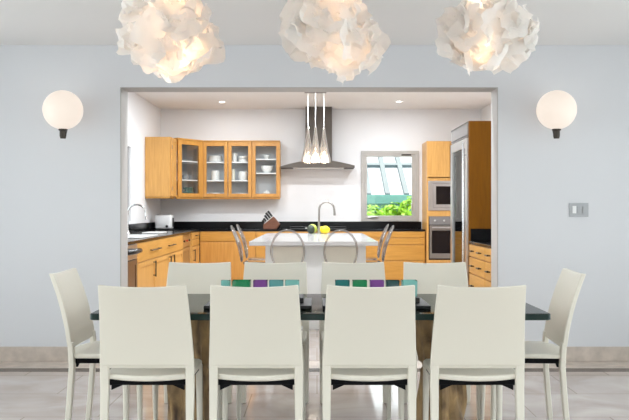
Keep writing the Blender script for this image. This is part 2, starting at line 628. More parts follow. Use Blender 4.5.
def make_chair():
    root = thing('dining_chair', '', 'chair')
    # backrest: a leather-wrapped slab curved in both directions
    def back(u, v):
        z = .526 + (.925 - .526) * v
        hw = spline(HALF, z)
        x = (2 * u - 1) * hw
        dip = (1 - (2 * u - 1) ** 2)
        return Vector((x, spline(BACK, z) + .006 - .020 * dip * (v ** .7) + .004, z - .010 * dip * v * v))
    b = MB().grid(back, 16, 14, lambda u, v: (0, .026, 0))
    b.build('backrest', M['cream'], root, True, angle=60, bevel=.005)
    # stitched border seen as a slim welt along the foot of the back
    MB().tube([back(i / 12, 0) + Vector((0, .015, -.002)) for i in range(13)], .012, 8).build('back_rail', M['cream'], root, True)
    # rear legs run up into the back
    for sx in (-1, 1):
        lg = MB()
        tb = bmesh.new()
        prev = None
        zs = [0, .1, .2, .3, .42, .48, .526, .548]
        rings = []
        for z in zs:
            hw = spline(HALF, z)
            wdt = .030 + .012 * min(1, z / .42)
            yy = spline(BACK, z) + .0112
            xo, xi = sx * hw, sx * (hw - wdt)
            rings.append([tb.verts.new((xo, yy, z)), tb.verts.new((xi, yy, z)), tb.verts.new((xi, yy + .030, z)), tb.verts.new((xo, yy + .030, z))])
        for p, q in zip(rings, rings[1:]):
            for k in range(4):
                tb.faces.new((p[k], p[(k + 1) % 4], q[(k + 1) % 4], q[k]))
        tb.faces.new(rings[0])
        tb.faces.new(rings[-1][::-1])
        bmesh.ops.recalc_face_normals(tb, faces=tb.faces[:])
        lg._merge(tb)
        lg.build('leg', M['cream'], root, True, bevel=.006)
    for sx in (-1, 1):
        lg = MB().tube([(sx * .196, .205, .0), (sx * .196, .203, .012)], .011, 12)
        lg.tube([(sx * .196, .203, .010), (sx * .195, .198, .22), (sx * .193, .192, .4565)], [.0125, .0155, .018], 14)
        lg.build('leg', M['cream'], root, True)
    # seat pad with a bowed rear edge and rounded front
    outline = []
    for i in range(13):
        t = i / 12
        outline.append((-.176 + .352 * t, -.176 - .05 * (1 - (2 * t - 1) ** 2)))
    outline += [(.212, -.165), (.214, .0), (.212, .17), (.195, .212), (.12, .226), (0, .229), (-.12, .226), (-.195, .212), (-.212, .17), (-.214, .0), (-.212, -.165)]
    MB().prism(outline, 'z', .457, .484).build('seat', M['cream'], root, True, bevel=.008)
    fr = MB()
    fr.box(-.195, .195, -.168, .19, .428, .4565, .003)
    for sx in (-1, 1):
        fr.prism([(sx * .176, .432), (sx * .176, .405), (sx * .115, .432)], 'y', -.172, -.15)
    fr.build('seat_frame', M['seatunder'], root)
    return root


CH = make_chair()
GRP = None
yN, yF = 3.94, 4.94
spec = [
    (-.818, yN, 0, 'cream leather dining chair, leftmost of the four with backs to the viewer'),
    (-.293, yN, 0, 'cream leather dining chair, second from left of the near row of four'),
    (.252, yN, 0, 'cream leather dining chair, third from left of the near row of four'),
    (.772, yN, 0, 'cream leather dining chair, rightmost of the four with backs to the viewer'),
    (-.784, yF, PI, 'cream dining chair on the far side of the table, nearest the dishwasher'),
    (-.278, yF, PI, 'cream dining chair across the table, left of the middle gap before the white island'),
    (.242, yF, PI, 'cream dining chair across the table, right of the middle gap before the white island'),
    (.787, yF, PI, 'cream dining chair on the far side of the table, nearest the refrigerator'),
    (-1.175, 4.5, -PI / 2, 'cream dining chair at the left head of the glass table, seen in profile'),
    (1.187, 4.5, PI / 2 - .06, 'cream dining chair at the right head of the glass table, seen in profile'),
]
for i, (x, y, rz, lab) in enumerate(spec):
    c = CH if i == 0 else copy_tree(CH)
    c.location = (x, y, 0)
    c.rotation_euler = (0, 0, rz)
    tag(c, lab, 'chair', 'cream chairs around the dining table')

# ------------------------------------------------------------------ dining table
TX0, TX1, TY0, TY1, TZ = -1.155, 1.188, 3.945, 4.87, .75
dt = thing('dining_table', 'long glass-topped dining table with dark green edge on two rough wood pedestals', 'table', (0, 4.4, 0))


def rrect(x0, x1, y0, y1, r, n=6):
    pts = []
    for cx, cy, a in ((x1 - r, y1 - r, 0), (x0 + r, y1 - r, PI / 2), (x0 + r, y0 + r, PI), (x1 - r, y0 + r, 1.5 * PI)):
        for k in range(n + 1):
            t = a + PI / 2 * k / n
            pts.append((cx + r * math.cos(t), cy + r * math.sin(t)))
    return pts


MB().prism(rrect(TX0 + .006, TX1 - .006, TY0 + .006 - 4.4, TY1 - .006 - 4.4, .02), 'z', TZ - .034, TZ).build('tabletop', M['tableglass'], dt)
# polished dark green rim running round the sheet
rim = MB()
po, pi_ = rrect(TX0, TX1, TY0 - 4.4, TY1 - 4.4, .026), rrect(TX0 + .0065, TX1 - .0065, TY0 + .0065 - 4.4, TY1 - .0065 - 4.4, .0195)
tb = bmesh.new()
n = len(po)
ro = [[tb.verts.new((*p, z)) for p in q] for q, z in ((po, TZ - .031), (po, TZ - .003), (pi_, TZ + .0003), (pi_, TZ - .034))]
for a in range(4):
    A, B = ro[a], ro[(a + 1) % 4]
    for k in range(n):
        tb.faces.new((A[k], A[(k + 1) % n], B[(k + 1) % n], B[k]))
bmesh.ops.recalc_face_normals(tb, faces=tb.faces[:])
rim._merge(tb)
rim.build('tabletop_edge', M['tableedge'], dt)


def pedestal(cx, seed, wd=.15):
    def f(u, v):
        a = 2 * PI * u
        z = v * (TZ - .035)
        ridge = .016 * math.sin(a * 5 + seed) + .011 * math.sin(a * 9 + 2 * seed + z * 6)
        lump = .035 * noise.noise(Vector((math.cos(a) * 1.8 + seed, math.sin(a) * 1.8, z * 4.5)))
        step = -.018 if abs(z - .40) < .02 else 0
        r = wd * (1.02 - .16 * math.sin(PI * v)) + ridge + lump + step
        return Vector((cx + r * math.cos(a), r * math.sin(a) * .92, z))
    m = MB().grid(f, 60, 40)
    bm = m.bm
    bmesh.ops.remove_doubles(bm, verts=bm.verts[:], dist=.0005)
    edges = [e for e in bm.edges if e.is_boundary]
    bmesh.ops.holes_fill(bm, edges=edges, sides=200)
    bmesh.ops.recalc_face_normals(bm, faces=bm.faces[:])
    m.build('pedestal', M['trunk'], dt, True, angle=35)


pedestal(-.715, 1.3, .135)
pedestal(.70, 4.1, .135)

# stepped dark stands with rows of coloured glasses
for x0, x1, lab in ((-.600, -.028, 'stepped dark slate stand on the glass table, left of centre'),
                    (.030, .602, 'stepped dark slate stand on the glass table, right of centre')):
    t = thing('serving_stand', lab, 'tray', ((x0 + x1) / 2, 4.29, TZ + .0006), 0, 'slate stands on the table')
    hw = (x1 - x0) / 2
    MB().box(-hw, hw, -.17, .20, 0, .018, .003).build('base_slab', M['slate'], t)
    MB().box(-hw + .045, hw - .045, -.06, .14, .0182, .047, .003).build('upper_step', M['slate'], t)


def make_glass(mat, wd, h):
    root = thing('glass_tumbler', '', 'glass')
    tb = bmesh.new()
    m = MB()
    o, i_, f_ = wd / 2, wd / 2 - .005, .012

    def ring(hw, z):
        return [tb.verts.new((sx * hw, sy * hw * .95, z)) for sx, sy in ((-1, -1), (1, -1), (1, 1), (-1, 1))]
    R = [ring(o * .96, 0), ring(o, h), ring(i_, h), ring(i_ * .95, f_)]
    for a, b in zip(R, R[1:]):
        for k in range(4):
            tb.faces.new((a[k], a[(k + 1) % 4], b[(k + 1) % 4], b[k]))
    tb.faces.new(R[0][::-1])
    tb.faces.new(R[-1])
    bmesh.ops.recalc_face_normals(tb, faces=tb.faces[:])
    bmesh.ops.bevel(tb, geom=[e for e in tb.edges if abs(e.verts[0].co.z - e.verts[1].co.z) > .03], offset=.008, segments=3, affect='EDGES')
    m._merge(tb)
    o = m.build('glass_tumbler', mat, None, True, angle=50)
    bpy.data.objects.remove(root)
    return o


GY, GZ = 4.33, TZ + .0482
sg = F / GY
rowL = [(225, 'aqua', .056, 'pale aqua square glass, leftmost in the left row on the table'),
        (241, 'green', .105, 'green square glass between pale aqua and purple in the left row'),
        (260, 'purple', .084, 'purple square glass in the left row on the table'),
        (276, 'lightteal', .084, 'light teal square glass right of the purple one in the left row'),
        (292, 'aqua', .084, 'pale aqua square glass, rightmost in the left row on the table')]
rowR = [(342.5, 'teal', .086, 'teal square glass, leftmost in the right row on the table'),
        (360, 'green', .086, 'bright green square glass in the right row on the table'),
        (377.3, 'purple', .084, 'purple square glass in the right row on the table'),
        (393, 'darkteal', .08, 'dark teal square glass right of the purple one in the right row'),
        (410, 'aqua', .09, 'pale aqua square glass, rightmost in the right row on the table')]
for row, g in ((rowL, 'left row of coloured glasses'), (rowR, 'right row of coloured glasses')):
    for px, c, wd, lab in row:
        o = make_glass(M['g_' + c], wd - .006, .086)
        o.location = (wx(px, GY - .04), GY, GZ)
        tag(o, lab, 'glass', g)

# ------------------------------------------------------------------ crumpled paper pendants
def cloud(name, label, cx, cy, cz, rx, ry, rz_, seed, tilt, cord=True):
    rnd = random.Random(seed)
    root = thing('paper_pendant_lamp', label, 'pendant lamp', (cx, cy, cz), 0, 'crumpled paper pendants over the table')
    m = MB()
    N = 84
    for k in range(N):
        # points spread evenly over a lumpy ellipsoid
        t = (k + .5) / N
        zz = 1 - 2 * t
        ph = k * 2.399963 + rnd.uniform(-.3, .3)
        rr = math.sqrt(max(0, 1 - zz * zz))
        d = Vector((rr * math.cos(ph), rr * math.sin(ph), zz))
        lump = 1 + .16 * noise.noise(d * 1.9 + Vector((seed, 0, 0)))
        sh = rnd.choice((.62, .74, .82, .86)) * lump
        c = Vector((d.x * rx * sh, d.y * ry * sh, d.z * rz_ * sh))
        # petal frame: mostly facing out, rolled at random
        nrm = (d + .75 * Vector((rnd.uniform(-1, 1), rnd.uniform(-1, 1), rnd.uniform(-1, 1)))).normalized()
        a = nrm.cross(Vector((rnd.uniform(-1, 1), rnd.uniform(-1, 1), rnd.uniform(-.4, 1)))).normalized()
        b = nrm.cross(a)
        L = rnd.uniform(.08, .125)
        W = rnd.uniform(.075, .12)
        cur = rnd.uniform(-.5, .2)
        off = Vector((rnd.uniform(-50, 50), rnd.uniform(-50, 50), rnd.uniform(-50, 50)))

        def pf(u, v, c=c, a=a, b=b, nrm=nrm, L=L, W=W, cur=cur, off=off):
            p, q = 2 * u - 1, 2 * v - 1
            edge = 1 + .20 * noise.noise(Vector((p * 1.6, q * 1.6, 0)) + off)
            x, y = p * L * edge, q * W * edge * (1 - .22 * p * p)
            h = cur * (p * p + q * q) * .06 + .038 * noise.noise(Vector((p * 1.9, q * 1.9, 3)) + off) + .016 * noise.noise(Vector((p * 4.5, q * 4.5, 9)) + off)
            return c + a * x + b * y + nrm * h
        m.grid(pf, 7, 7)
    # a few stray sheets that stick out
    sh = m.build('shade', M['paper'], root, True, angle=38)
    sh.rotation_euler = (0, tilt, 0)
    MB().lathe([(0, .055), (.026, .045), (.04, .015), (.036, -.02), (.018, -.045), (0, -.05)]).build('bulb', M['bulb'], root, True, loc=(0, 0, 0))
    MB().lathe([(0, .115), (.017, .115), (.020, .05), (0, .05)]).build('socket', M['bronze'], root, True)
    MB().tube([(0, 0, .112), (0, 0, CZ - cz - .024)], .0028, 8).build('cord', M['shelf'], root)
    MB().lathe([(0, CZ - cz - .026), (.05, CZ - cz - .024), (.055, CZ - cz - .0005), (0, CZ - cz - .0005)]).build('ceiling_rose', M['shelf'], root, True)
    lamp('POINT', 'pendant_glow', (0, 0, -.05), 55, (1, .76, .53), .08, parent=root)
    lamp('POINT', 'pendant_glow', (0, -.03, .085), 75, (1, .88, .76), .06, parent=root)
    return root


PY = 4.45
sP = F / PY
cloud('', 'crumpled white paper pendant over the left end of the table, widest of three', wx(167, PY), PY, wz(36, PY), .275, .27, .212, 3, .05)
cloud('', 'crumpled white paper pendant hanging in the middle over the table', wx(332, PY), PY, wz(35, PY), .283, .27, .178, 11, .30)
cloud('', 'crumpled white paper pendant over the right end of the table', wx(486, PY), PY, wz(34, PY), .285, .27, .176, 23, .2)

# ------------------------------------------------------------------ wall sconces and switch plate
for px, py, lab in ((63, 110, 'glowing round opal wall sconce on the left wall section'),
                    (556.5, 110, 'glowing round opal wall sconce on the right wall section')):
    d = YD0 - .2
    r = 19.6 * d / F
    x, z = wx(px, d), wz(py, d)
    t = thing('wall_sconce', lab, 'wall lamp', (x, d, z), 0, 'pair of globe sconces')
    prof = [(r * math.sin(PI * k / 20), -r * math.cos(PI * k / 20)) for k in range(1, 21)]
    prof = [(.03, -r * .985)] + prof[2:]
    prof[-1] = (0, r)
    MB().lathe(prof, seg=36).build('globe', M['globe'], t, True, angle=180)
    b = MB()
    b.lathe([(0, -r - .075), (.022, -r - .073), (.027, -r - .05), (.027, -r - .012), (.036, -r - .006), (.036, -r + .012), (0, -r + .012)])
    b.build('lamp_holder', M['bronze'], t, True)
    b = MB().tube([(0, 0, -r - .05), (0, .05, -r - .05), (0, .13, -r * .6), (0, YD0 - d - .016, -r * .3)], .009, 10)
    b.lathe([(0, 0), (.034, 0), (.034, .014), (0, .014)], (0, YD0 - d - .0145, -r * .3), axis=(0, 1, 0))
    b.build('wall_bracket', M['bronze'], t, True)

t = thing('switch_plate', 'grey metal switch plate with three controls on the right wall', 'light switch', (wx(578.5, YD0), YD0, wz(209.8, YD0)))
MB().box(-.082, .082, -.008, 0, -.058, .058, .003).build('plate', M['plate'], t)
MB().box(-.055, -.022, -.014, -.008, -.03, .032, .003).build('rocker', M['shelf'], t)
MB().box(-.012, .018, -.013, -.008, -.03, .032, .003).build('rocker', M['plate'], t)
MB().box(.030, .060, -.013, -.008, -.03, .032, .003).build('rocker', M['plate'], t)


# ------------------------------------------------------------------ kitchen cabinetry helpers
def face_map(kind, plane):
    """maps (along, out, z) on a cabinet face to world: 'S' faces -y, 'E' faces +x, 'W' faces -x"""
    if kind == 'S':
        return lambda a, o, z: (a, plane - o, z)
    if kind == 'E':
        return lambda a, o, z: (plane + o, a, z)
    return lambda a, o, z: (plane - o, a, z)


def fbox(m, fm, a0, a1, o0, o1, z0, z1, bev=.003):
    p, q = fm(a0, o0, z0), fm(a1, o1, z1)
    m.box(min(p[0], q[0]), max(p[0], q[0]), min(p[1], q[1]), max(p[1], q[1]), z0, z1, bev)


def slab_front(fm, name, a0, a1, z0, z1, mat, parent, frame=True, th=.02):
    g = .005
    m = MB()
    if frame and (z1 - z0) > .3:
        s_ = .06
        fbox(m, fm, a0 + g, a0 + s_, .001, th, z0 + g, z1 - g)
        fbox(m, fm, a1 - s_, a1 - g, .001, th, z0 + g, z1 - g)
        fbox(m, fm, a0 + s_ - .001, a1 - s_ + .001, .001, th, z1 - s_, z1 - g)
        fbox(m, fm, a0 + s_ - .001, a1 - s_ + .001, .001, th, z0 + g, z0 + s_)
        fbox(m, fm, a0 + s_ - .004, a1 - s_ + .004, .001, th - .009, z0 + s_ - .004, z1 - s_ + .004, 0)
    else:
        fbox(m, fm, a0 + g, a1 - g, .001, th, z0 + g, z1 - g, .004)
    return m.build(name, mat, parent)


def bar_handle(fm, a, z, length, vert, parent, out=.02, mat=None, r=.008):
    m = MB()
    h = length / 2
    e0, e1 = ((a, z - h), (a, z + h)) if vert else ((a - h, z), (a + h, z))
    k = .82
    i0 = (a, z - h * k) if vert else (a - h * k, z)
    i1 = (a, z + h * k) if vert else (a + h * k, z)
    m.tube([fm(e0[0], out + .03, e0[1]), fm(e1[0], out + .03, e1[1])], r, 10)
    for i_ in (i0, i1):
        m.tube([fm(i_[0], out - .001, i_[1]), fm(i_[0], out + .03, i_[1])], r * .8, 8)
    return m.build('handle', mat or M['bronze'], parent, True)


def knob(fm, a, z, parent, out=.02, mat=None):
    c = fm(a, out - .001, z)
    n = Vector(fm(a, 1, z)) - Vector(fm(a, 0, z))
    return MB().lathe([(.006, 0), (.006, .012), (.015, .016), (.016, .024), (.009, .03), (0, .031)], c, 14, axis=n).build('knob', mat or M['bronze'], parent, True)


def carcass(name, label, cat, x0, x1, y0, y1, z0, z1, mat, group=None, toe=0.0, toe_dir=None, loc=None):
    t = thing(name, label, cat, (0, 0, 0), 0, group)
    m = MB()
    if toe:
        m.box(x0, x1, y0, y1, z0 + toe, z1)
        tx0, tx1, ty0, ty1 = x0, x1, y0, y1
        if toe_dir == 'S':
            ty0 += .06
        elif toe_dir == 'E':
            tx1 -= .06
        elif toe_dir == 'W':
            tx0 += .06
        m.box(tx0, tx1, ty0, ty1, z0, z0 + toe)
    else:
        m.box(x0, x1, y0, y1, z0, z1)
    m.build('body', mat, t)
    return t


def recenter(t):
    """put the empty at the base centre of its parts (parts keep their world places)"""
    xs, ys, zs = [], [], []

    def walk(o):
        for c in kids(o):
            if c.type == 'MESH':
                for v in c.data.vertices:
                    xs.append(v.co.x); ys.append(v.co.y); zs.append(v.co.z)
            walk(c)
    walk(t)
    c = Vector(((min(xs) + max(xs)) / 2, (min(ys) + max(ys)) / 2, min(zs)))
    t.location = c
    for k in kids(t):
        k.location = Vector(k.location) - c


CT, CB = .94, .91         # counter top and underside
FXL, FYB = -1.97, 12.97   # cabinet faces: left run, back run
RXF = 1.645               # right run face

# ---- left run
E = face_map('E', FXL)
dw = carcass('dishwasher', 'built-in dishwasher with steel control strip under the left counter, beside the opening', 'dishwasher', KL + .01, FXL, 7.87, 8.47, 0, CB - .001, M['black'], toe=.1, toe_dir='E')
slab_front(E, 'door', 7.87, 8.47, .10, .74, M['wood_d'], dw, True)
slab_front(E, 'control_panel', 7.87, 8.47, .74, CB - .003, M['steel'], dw, False)
MB().tube([(FXL + .018, 7.95, .83), (FXL + .075, 8.0, .835), (FXL + .088, 8.18, .835), (FXL + .075, 8.36, .835), (FXL + .018, 8.41, .83)], .026, 12).build('handle', M['black'], dw, True)
recenter(dw)
lc0 = carcass('base_cabinet', 'honey maple base cabinet beside the dishwasher, mostly behind the opening wall', 'cabinet', KL + .01, FXL, 6.83, 7.868, 0, CB - .001, M['wood'], toe=.1, toe_dir='E')
d_ = slab_front(E, 'door', 6.83, 7.868, .10, CB - .003, M['wood'], lc0)
bar_handle(E, 7.75, .7, .2, True, d_)
recenter(lc0)

sb = carcass('base_cabinet', 'long honey maple sink cabinet with one wide drawer front over three doors', 'cabinet', KL + .01, FXL, 8.472, 11.35, 0, CB - .001, M['wood'], toe=.1, toe_dir='E')
dr = slab_front(E, 'drawer', 8.472, 11.35, .69, CB - .003, M['wood_y'], sb, False)
bar_handle(E, 9.35, .80, .55, False, dr)
bar_handle(E, 10.4, .80, .45, False, dr)
for a0, a1, hx in ((8.472, 9.43, 9.30), (9.43, 10.39, 10.27), (10.39, 11.35, 10.52)):
    d_ = slab_front(E, 'door', a0, a1, .10, .69, M['wood'], sb)
    bar_handle(E, hx, .57, .19, True, d_)
recenter(sb)
ol = carcass('base_cabinet', 'narrow darker wood cabinet with black and red knobs in the left run', 'cabinet', KL + .01, FXL - .03, 11.352, 12.17, 0, CB - .001, M['wood'], toe=.1, toe_dir='E')
E2 = face_map('E', FXL - .03)
d_ = slab_front(E2, 'drawer', 11.352, 12.17, .70, CB - .003, wood('brown_maple', (.30, .15, .05), (.40, .21, .07)), ol, False)
knob(E2, 11.55, .80, d_)
knob(E2, 11.78, .80, d_, mat=M['redknob'])
knob(E2, 12.0, .80, d_)
slab_front(E2, 'door', 11.352, 12.17, .10, .70, bpy.data.materials['brown_maple'], ol)
recenter(ol)
lc = carcass('base_cabinet', 'honey maple cabinet with drawer over narrow door at the far left corner', 'cabinet', KL + .01, FXL, 12.172, 12.965, 0, CB - .001, M['wood'], toe=.1, toe_dir='E')
d_ = slab_front(E, 'drawer', 12.172, 12.94, .80, CB - .003, M['wood_y'], lc, False)
bar_handle(E, 12.55, .855, .2, False, d_)
d_ = slab_front(E, 'drawer', 12.172, 12.94, .69, .80, M['wood_y'], lc, False)
d_ = slab_front(E, 'door', 12.172, 12.94, .10, .69, M['wood'], lc)
bar_handle(E, 12.3, .55, .19, True, d_)
recenter(lc)

# ---- back run
Sx = face_map('S', FYB)
units = [(-1.945, -1.02, 'honey maple base cabinet with drawer over wide door, under the glass wall cabinets', 'door'),
         (-1.018, -.52, 'narrow honey maple base cabinet with three drawers left of the cooktop', 'drawers'),
         (-.518, .55, 'honey maple base cabinet below the range hood behind the white island', 'doors'),
         (.552, 1.795, 'wide honey maple drawer cabinet with four long drawers under the window', 'wide')]
for x0, x1, lab, k in units:
    u = carcass('base_cabinet', lab, 'cabinet', x0, x1, FYB, YB - .005, 0, CB - .001, M['wood'], toe=.1, toe_dir='S')
    if k == 'door':
        d_ = slab_front(Sx, 'drawer', x0, x1, .735, CB - .003, M['wood_h'], u, False)
        d_ = slab_front(Sx, 'door', x0, x1, .10, .735, M['wood_f'], u, False)
    elif k == 'drawers':
        for z0, z1 in ((.735, CB - .003), (.43, .735), (.10, .43)):
            d_ = slab_front(Sx, 'drawer', x0, x1, z0, z1, M['wood_h'], u, False)
            knob(Sx, (x0 + x1) / 2, (z0 + z1) / 2, d_)
    elif k == 'doors':
        xm = (x0 + x1) / 2
        for a0, a1, hx in ((x0, xm, xm - .06), (xm, x1, xm + .06)):
            d_ = slab_front(Sx, 'door', a0, a1, .10, CB - .003, M['wood_f'], u)
            bar_handle(Sx, hx, .7, .18, True, d_)
    else:
        for z0, z1 in ((.80, CB - .003), (.685, .80), (.42, .685), (.10, .42)):
            slab_front(Sx, 'drawer', x0, x1, z0, z1, M['wood_h'], u, False)
    recenter(u)

# ---- countertops (left and back form one L)
t = thing('countertop', 'black granite worktop running along the left and back walls of the kitchen', 'countertop')
m = MB()
m.prism([(KL + .008, 6.82), (FXL + .022, 6.82), (FXL + .022, FYB - .022), (1.798, FYB - .022), (1.798, YB - .004), (KL + .008, YB - .004)], 'z', CB, CT)
m.build('worktop', M['granite'], t, bevel=.004)
m = MB()
m.box(KL + .002, KL + .022, 6.82, YB - .025, CT + .0005, 1.064, .003)
m.box(KL + .022, 1.798, YB - .024, YB - .004, CT + .0005, 1.064, .003)
m.build('splashback', M['granite'], t)
recenter(t)

# ---- sink and tall mixer tap in front of the left window
t = thing('kitchen_sink', 'white rimmed sink set into the black left counter under the window', 'sink', (-2.28, 9.5, CT + .0008))
m = MB()
for x0, x1, y0, y1 in ((-.24, -.20, -.5, .5), (.20, .24, -.5, .5), (-.2, .2, -.5, -.46), (-.2, .2, .46, .5), (-.2, .2, -.02, .02)):
    m.box(x0, x1, y0, y1, 0, .012, .004)
m.build('rim', M['white'], t)
MB().box(-.2, .2, -.46, .46, 0, .003).build('basin', M['interior'], t)
t = thing('sink_tap', 'tall chrome swan-neck tap at the left window', 'tap', (-2.50, 10.3, CT + .0005))
m = MB()
m.lathe([(0, 0), (.034, 0), (.034, .012), (.022, .03), (.018, .06), (0, .06)])
arc = [(0, 0, .05), (0, 0, .24)]
for k in range(11):
    a = PI - PI * k / 10
    arc.append((.12 + .12 * math.cos(a), 0, .28 + .12 * math.sin(a)))
arc.append((.245, 0, .20))
m.tube(arc, .0125, 12)
m.build('spout', M['chrome'], t, True)
MB().tube([(.0, -.02, .04), (0, -.07, .05), (.02, -.1, .11)], [.012, .008, .007], 10).build('lever', M['chrome'], t, True)

# chopping board lying on the left counter
o = MB().box(-.13, .13, -.22, .22, 0, .018, .006).build('chopping_board', M['white'], loc=(-2.28, 10.95, CT + .0005))
tag(o, 'white chopping board lying flat on the left counter before the toaster', 'chopping board')

# toaster
t = thing('toaster', 'steel two-slot toaster standing in the corner on the black counter', 'toaster', (-2.47, 12.62, CT + .0005), .0)
MB().box(-.135, .135, -.10, .10, .018, .245, .03, 4).build('body', M['toast'], t, True)
MB().box(-.14, .14, -.085, .085, 0, .018, .004).box(-.11, .11, -.055, -.02, .2455, .248).box(-.11, .11, .02, .055, .2455, .248).build('base', M['black'], t)
MB().box(.13, .152, -.03, .03, .05, .20, .006).build('lever', M['black'], t)
MB().lathe([(.022, 0), (.022, .012), (0, .013)], (.06, -.1, .06), 16, axis=(0, -1, 0)).build('dial', M['black'], t, True)

# cooktop
t = thing('cooktop', 'black gas cooktop set in the back counter under the hood', 'cooktop', (.02, 13.19, CT + .0005))
MB().box(-.48, .48, -.19, .19, 0, .012, .004).build('plate', M['black'], t)
for cx in (-.33, 0, .33):
    g = MB()
    for yy in (-.14, .14):
        g.box(cx - .14, cx + .14, yy - .006, yy + .006, .035, .045, .002)
    for xx in (-.14, -.05, .05, .14):
        g.box(cx + xx - .006, cx + xx + .006, -.15, .15, .035, .045, .002)
    for sx in (-.14, .14):
        for sy in (-.14, .14):
            g.box(cx + sx - .006, cx + sx + .006, sy - .006, sy + .006, .011, .036)
    g.build('grate', M['black'], t)
for cx in (-.3, -.18, -.06, .06):
    MB().lathe([(.018, 0), (.016, .02), (0, .021)], (cx + .1, -.165, .012), 14).build('knob', M['steel'], t, True)

# knife block with handles
t = thing('knife_block', 'tilted cherry wood knife block full of black handled knives', 'knife block', (wx(271, 13.1), 13.12, CT + .0005))
ang = math.radians(-38)
R = Matrix.Rotation(ang, 4, 'Y')
U, V_ = R @ Vector((0, 0, 1)), R @ Vector((1, 0, 0))
m = MB()
m.prism([(-.125, .0), (.09, .0), (.155, .085), (.045, .215), (-.13, .075)], 'y', -.065, .065)
m.build('block', M['wood_r'], t, bevel=.006)
ax = Vector((-.175, 0, .14)).normalized()
ax = Vector((-.62, 0, .78)).normalized()
p0, p1 = Vector((.03, 0, .203)), Vector((-.115, 0, .087))
for k, (f, y, L) in enumerate(((.02, -.035, .13), (.02, .03, .125), (.25, -.035, .13), (.25, .03, .12), (.48, -.04, .11), (.48, 0, .105), (.48, .04, .10), (.72, -.035, .08), (.72, .03, .08), (.92, 0, .07))):
    c = p0.lerp(p1, f) + Vector((0, y, 0))
    kn = MB().tube([c + ax * .002, c + ax * (L * .5), c + ax * L], [.0085, .0105, .0115], 8, flat=1.5).build('knife_handle', M['black'], t, True)
    MB().tube([c + ax * (-.002), c + ax * .012], .0105, 8, flat=1.5).build('bolster', M['steel'], kn, True)

# ---- wall cabinets
UT, UB = 2.408, 1.445
UYF = 13.11


def hollow(x0, x1, y0, y1, z0, z1, th=.018):
    m = MB()
    m.box(x0, x0 + th, y0, y1, z0, z1)
    m.box(x1 - th, x1, y0, y1, z0, z1)
    m.box(x0 + th, x1 - th, y0, y1, z1 - th, z1)
    m.box(x0 + th, x1 - th, y0, y1, z0, z0 + .03)
    return m


def glass_door(fm, a0, a1, z0, z1, parent, hinge):
    g, s_ = .005, .062
    m = MB()
    fbox(m, fm, a0 + g, a0 + s_, .001, .022, z0 + g, z1 - g)
    fbox(m, fm, a1 - s_, a1 - g, .001, .022, z0 + g, z1 - g)
    fbox(m, fm, a0 + s_ - .001, a1 - s_ + .001, .001, .022, z1 - s_ - .01, z1 - g)
    fbox(m, fm, a0 + s_ - .001, a1 - s_ + .001, .001, .022, z0 + g, z0 + s_)
    d_ = m.build('door', M['wood_f'], parent)
    p = MB()
    fbox(p, fm, a0 + s_ - .003, a1 - s_ + .003, .009, .012, z0 + s_ - .003, z1 - s_ - .007, 0)
    p.build('pane', M['cabglass'], d_)
    return d_


xs = [wx(203, UYF), wx(228, UYF), wx(252, UYF), wx(280, UYF)]
US = face_map('S', UYF)
SH12, SH3 = (1.765, 2.075), (1.89, 2.125)
for x0, x1, doors, shelves, lab in ((xs[0], xs[2] - .002, 2, SH12, 'maple wall cabinet with two glass doors showing white crockery'),
                                    (xs[2], xs[3], 1, SH3, 'single glass door maple wall cabinet next to the range hood')):
    u = thing('wall_cabinet', lab, 'cabinet', group=None)
    hollow(x0, x1, UYF, YB - .004, UB + .03, UT).build('body', M['wood'], u)
    MB().box(x0 + .018, x1 - .018, YB - .02, YB - .006, UB + .06, UT - .018).build('back_panel', M['interior'], u)
    for z in shelves:
        MB().box(x0 + .019, x1 - .019, UYF + .012, YB - .021, z - .02, z, .002).build('shelf', M['shelf'], u)
    MB().box(x0, x1, UYF + .004, UYF + .024, UB, UB + .0295, .003).build('light_rail', M['wood_h'], u)
    MB().box(x0 - .0, x1 + .0, UYF - .03, YB - .006, UT + .0005, UT + .022, .004).build('cornice', M['wood_h'], u)
    if doors == 2:
        glass_door(US, x0, xs[1], UB + .03, UT, u, 0)
        glass_door(US, xs[1], x1, UB + .03, UT, u, 1)
    else:
        glass_door(US, x0, x1, UB + .03, UT, u, 0)
    recenter(u)

# corner cabinet, diagonal glass door
cxA, cyA, cxB, cyB = -2.27, 12.60, xs[0] - .002, UYF
u = thing('wall_cabinet', 'diagonal corner wall cabinet with glass door holding teal bowls', 'cabinet')
m = MB()
poly = [(cxA, cyA), (cxB, cyB), (cxB, YB - .004), (KL + .006, YB - .004), (KL + .006, cyA)]
m.prism(poly, 'z', UT - .018, UT)
m.prism(poly, 'z', UB + .03, UB + .06)
m.box(KL + .006, cxA, cyA, cyA + .018, UB + .06, UT - .018)
m.box(cxB - .018, cxB, cyB, YB - .004, UB + .06, UT - .018)
m.build('body', M['wood'], u)
m = MB()
m.box(KL + .0065, cxB - .018, YB - .02, YB - .006, UB + .06, UT - .018)
m.box(KL + .0065, KL + .02, cyA + .018, YB - .02, UB + .06, UT - .018)
m.build('back_panel', M['interior'], u)
inset = [(cxA + .0, cyA + .035), (cxB - .03, cyB + .012), (cxB - .03, YB - .021), (KL + .021, YB - .021), (KL + .021, cyA + .035)]
for z in SH12:
    MB().prism(inset, 'z', z - .02, z).build('shelf', M['shelf'], u)
dv = Vector((cxB - cxA, cyB - cyA, 0))
dl = dv.length
dv.normalize()
dn = Vector((dv.y, -dv.x, 0))


def diag(a, o, z):
    p = Vector((cxA, cyA, 0)) + dv * a + dn * o
    return (p.x, p.y, z)


def dbox(m, a0, a1, o0, o1, z0, z1):
    q = [diag(a0, o0, 0), diag(a1, o0, 0), diag(a1, o1, 0), diag(a0, o1, 0)]
    m.prism([(p[0], p[1]) for p in q], 'z', z0, z1)


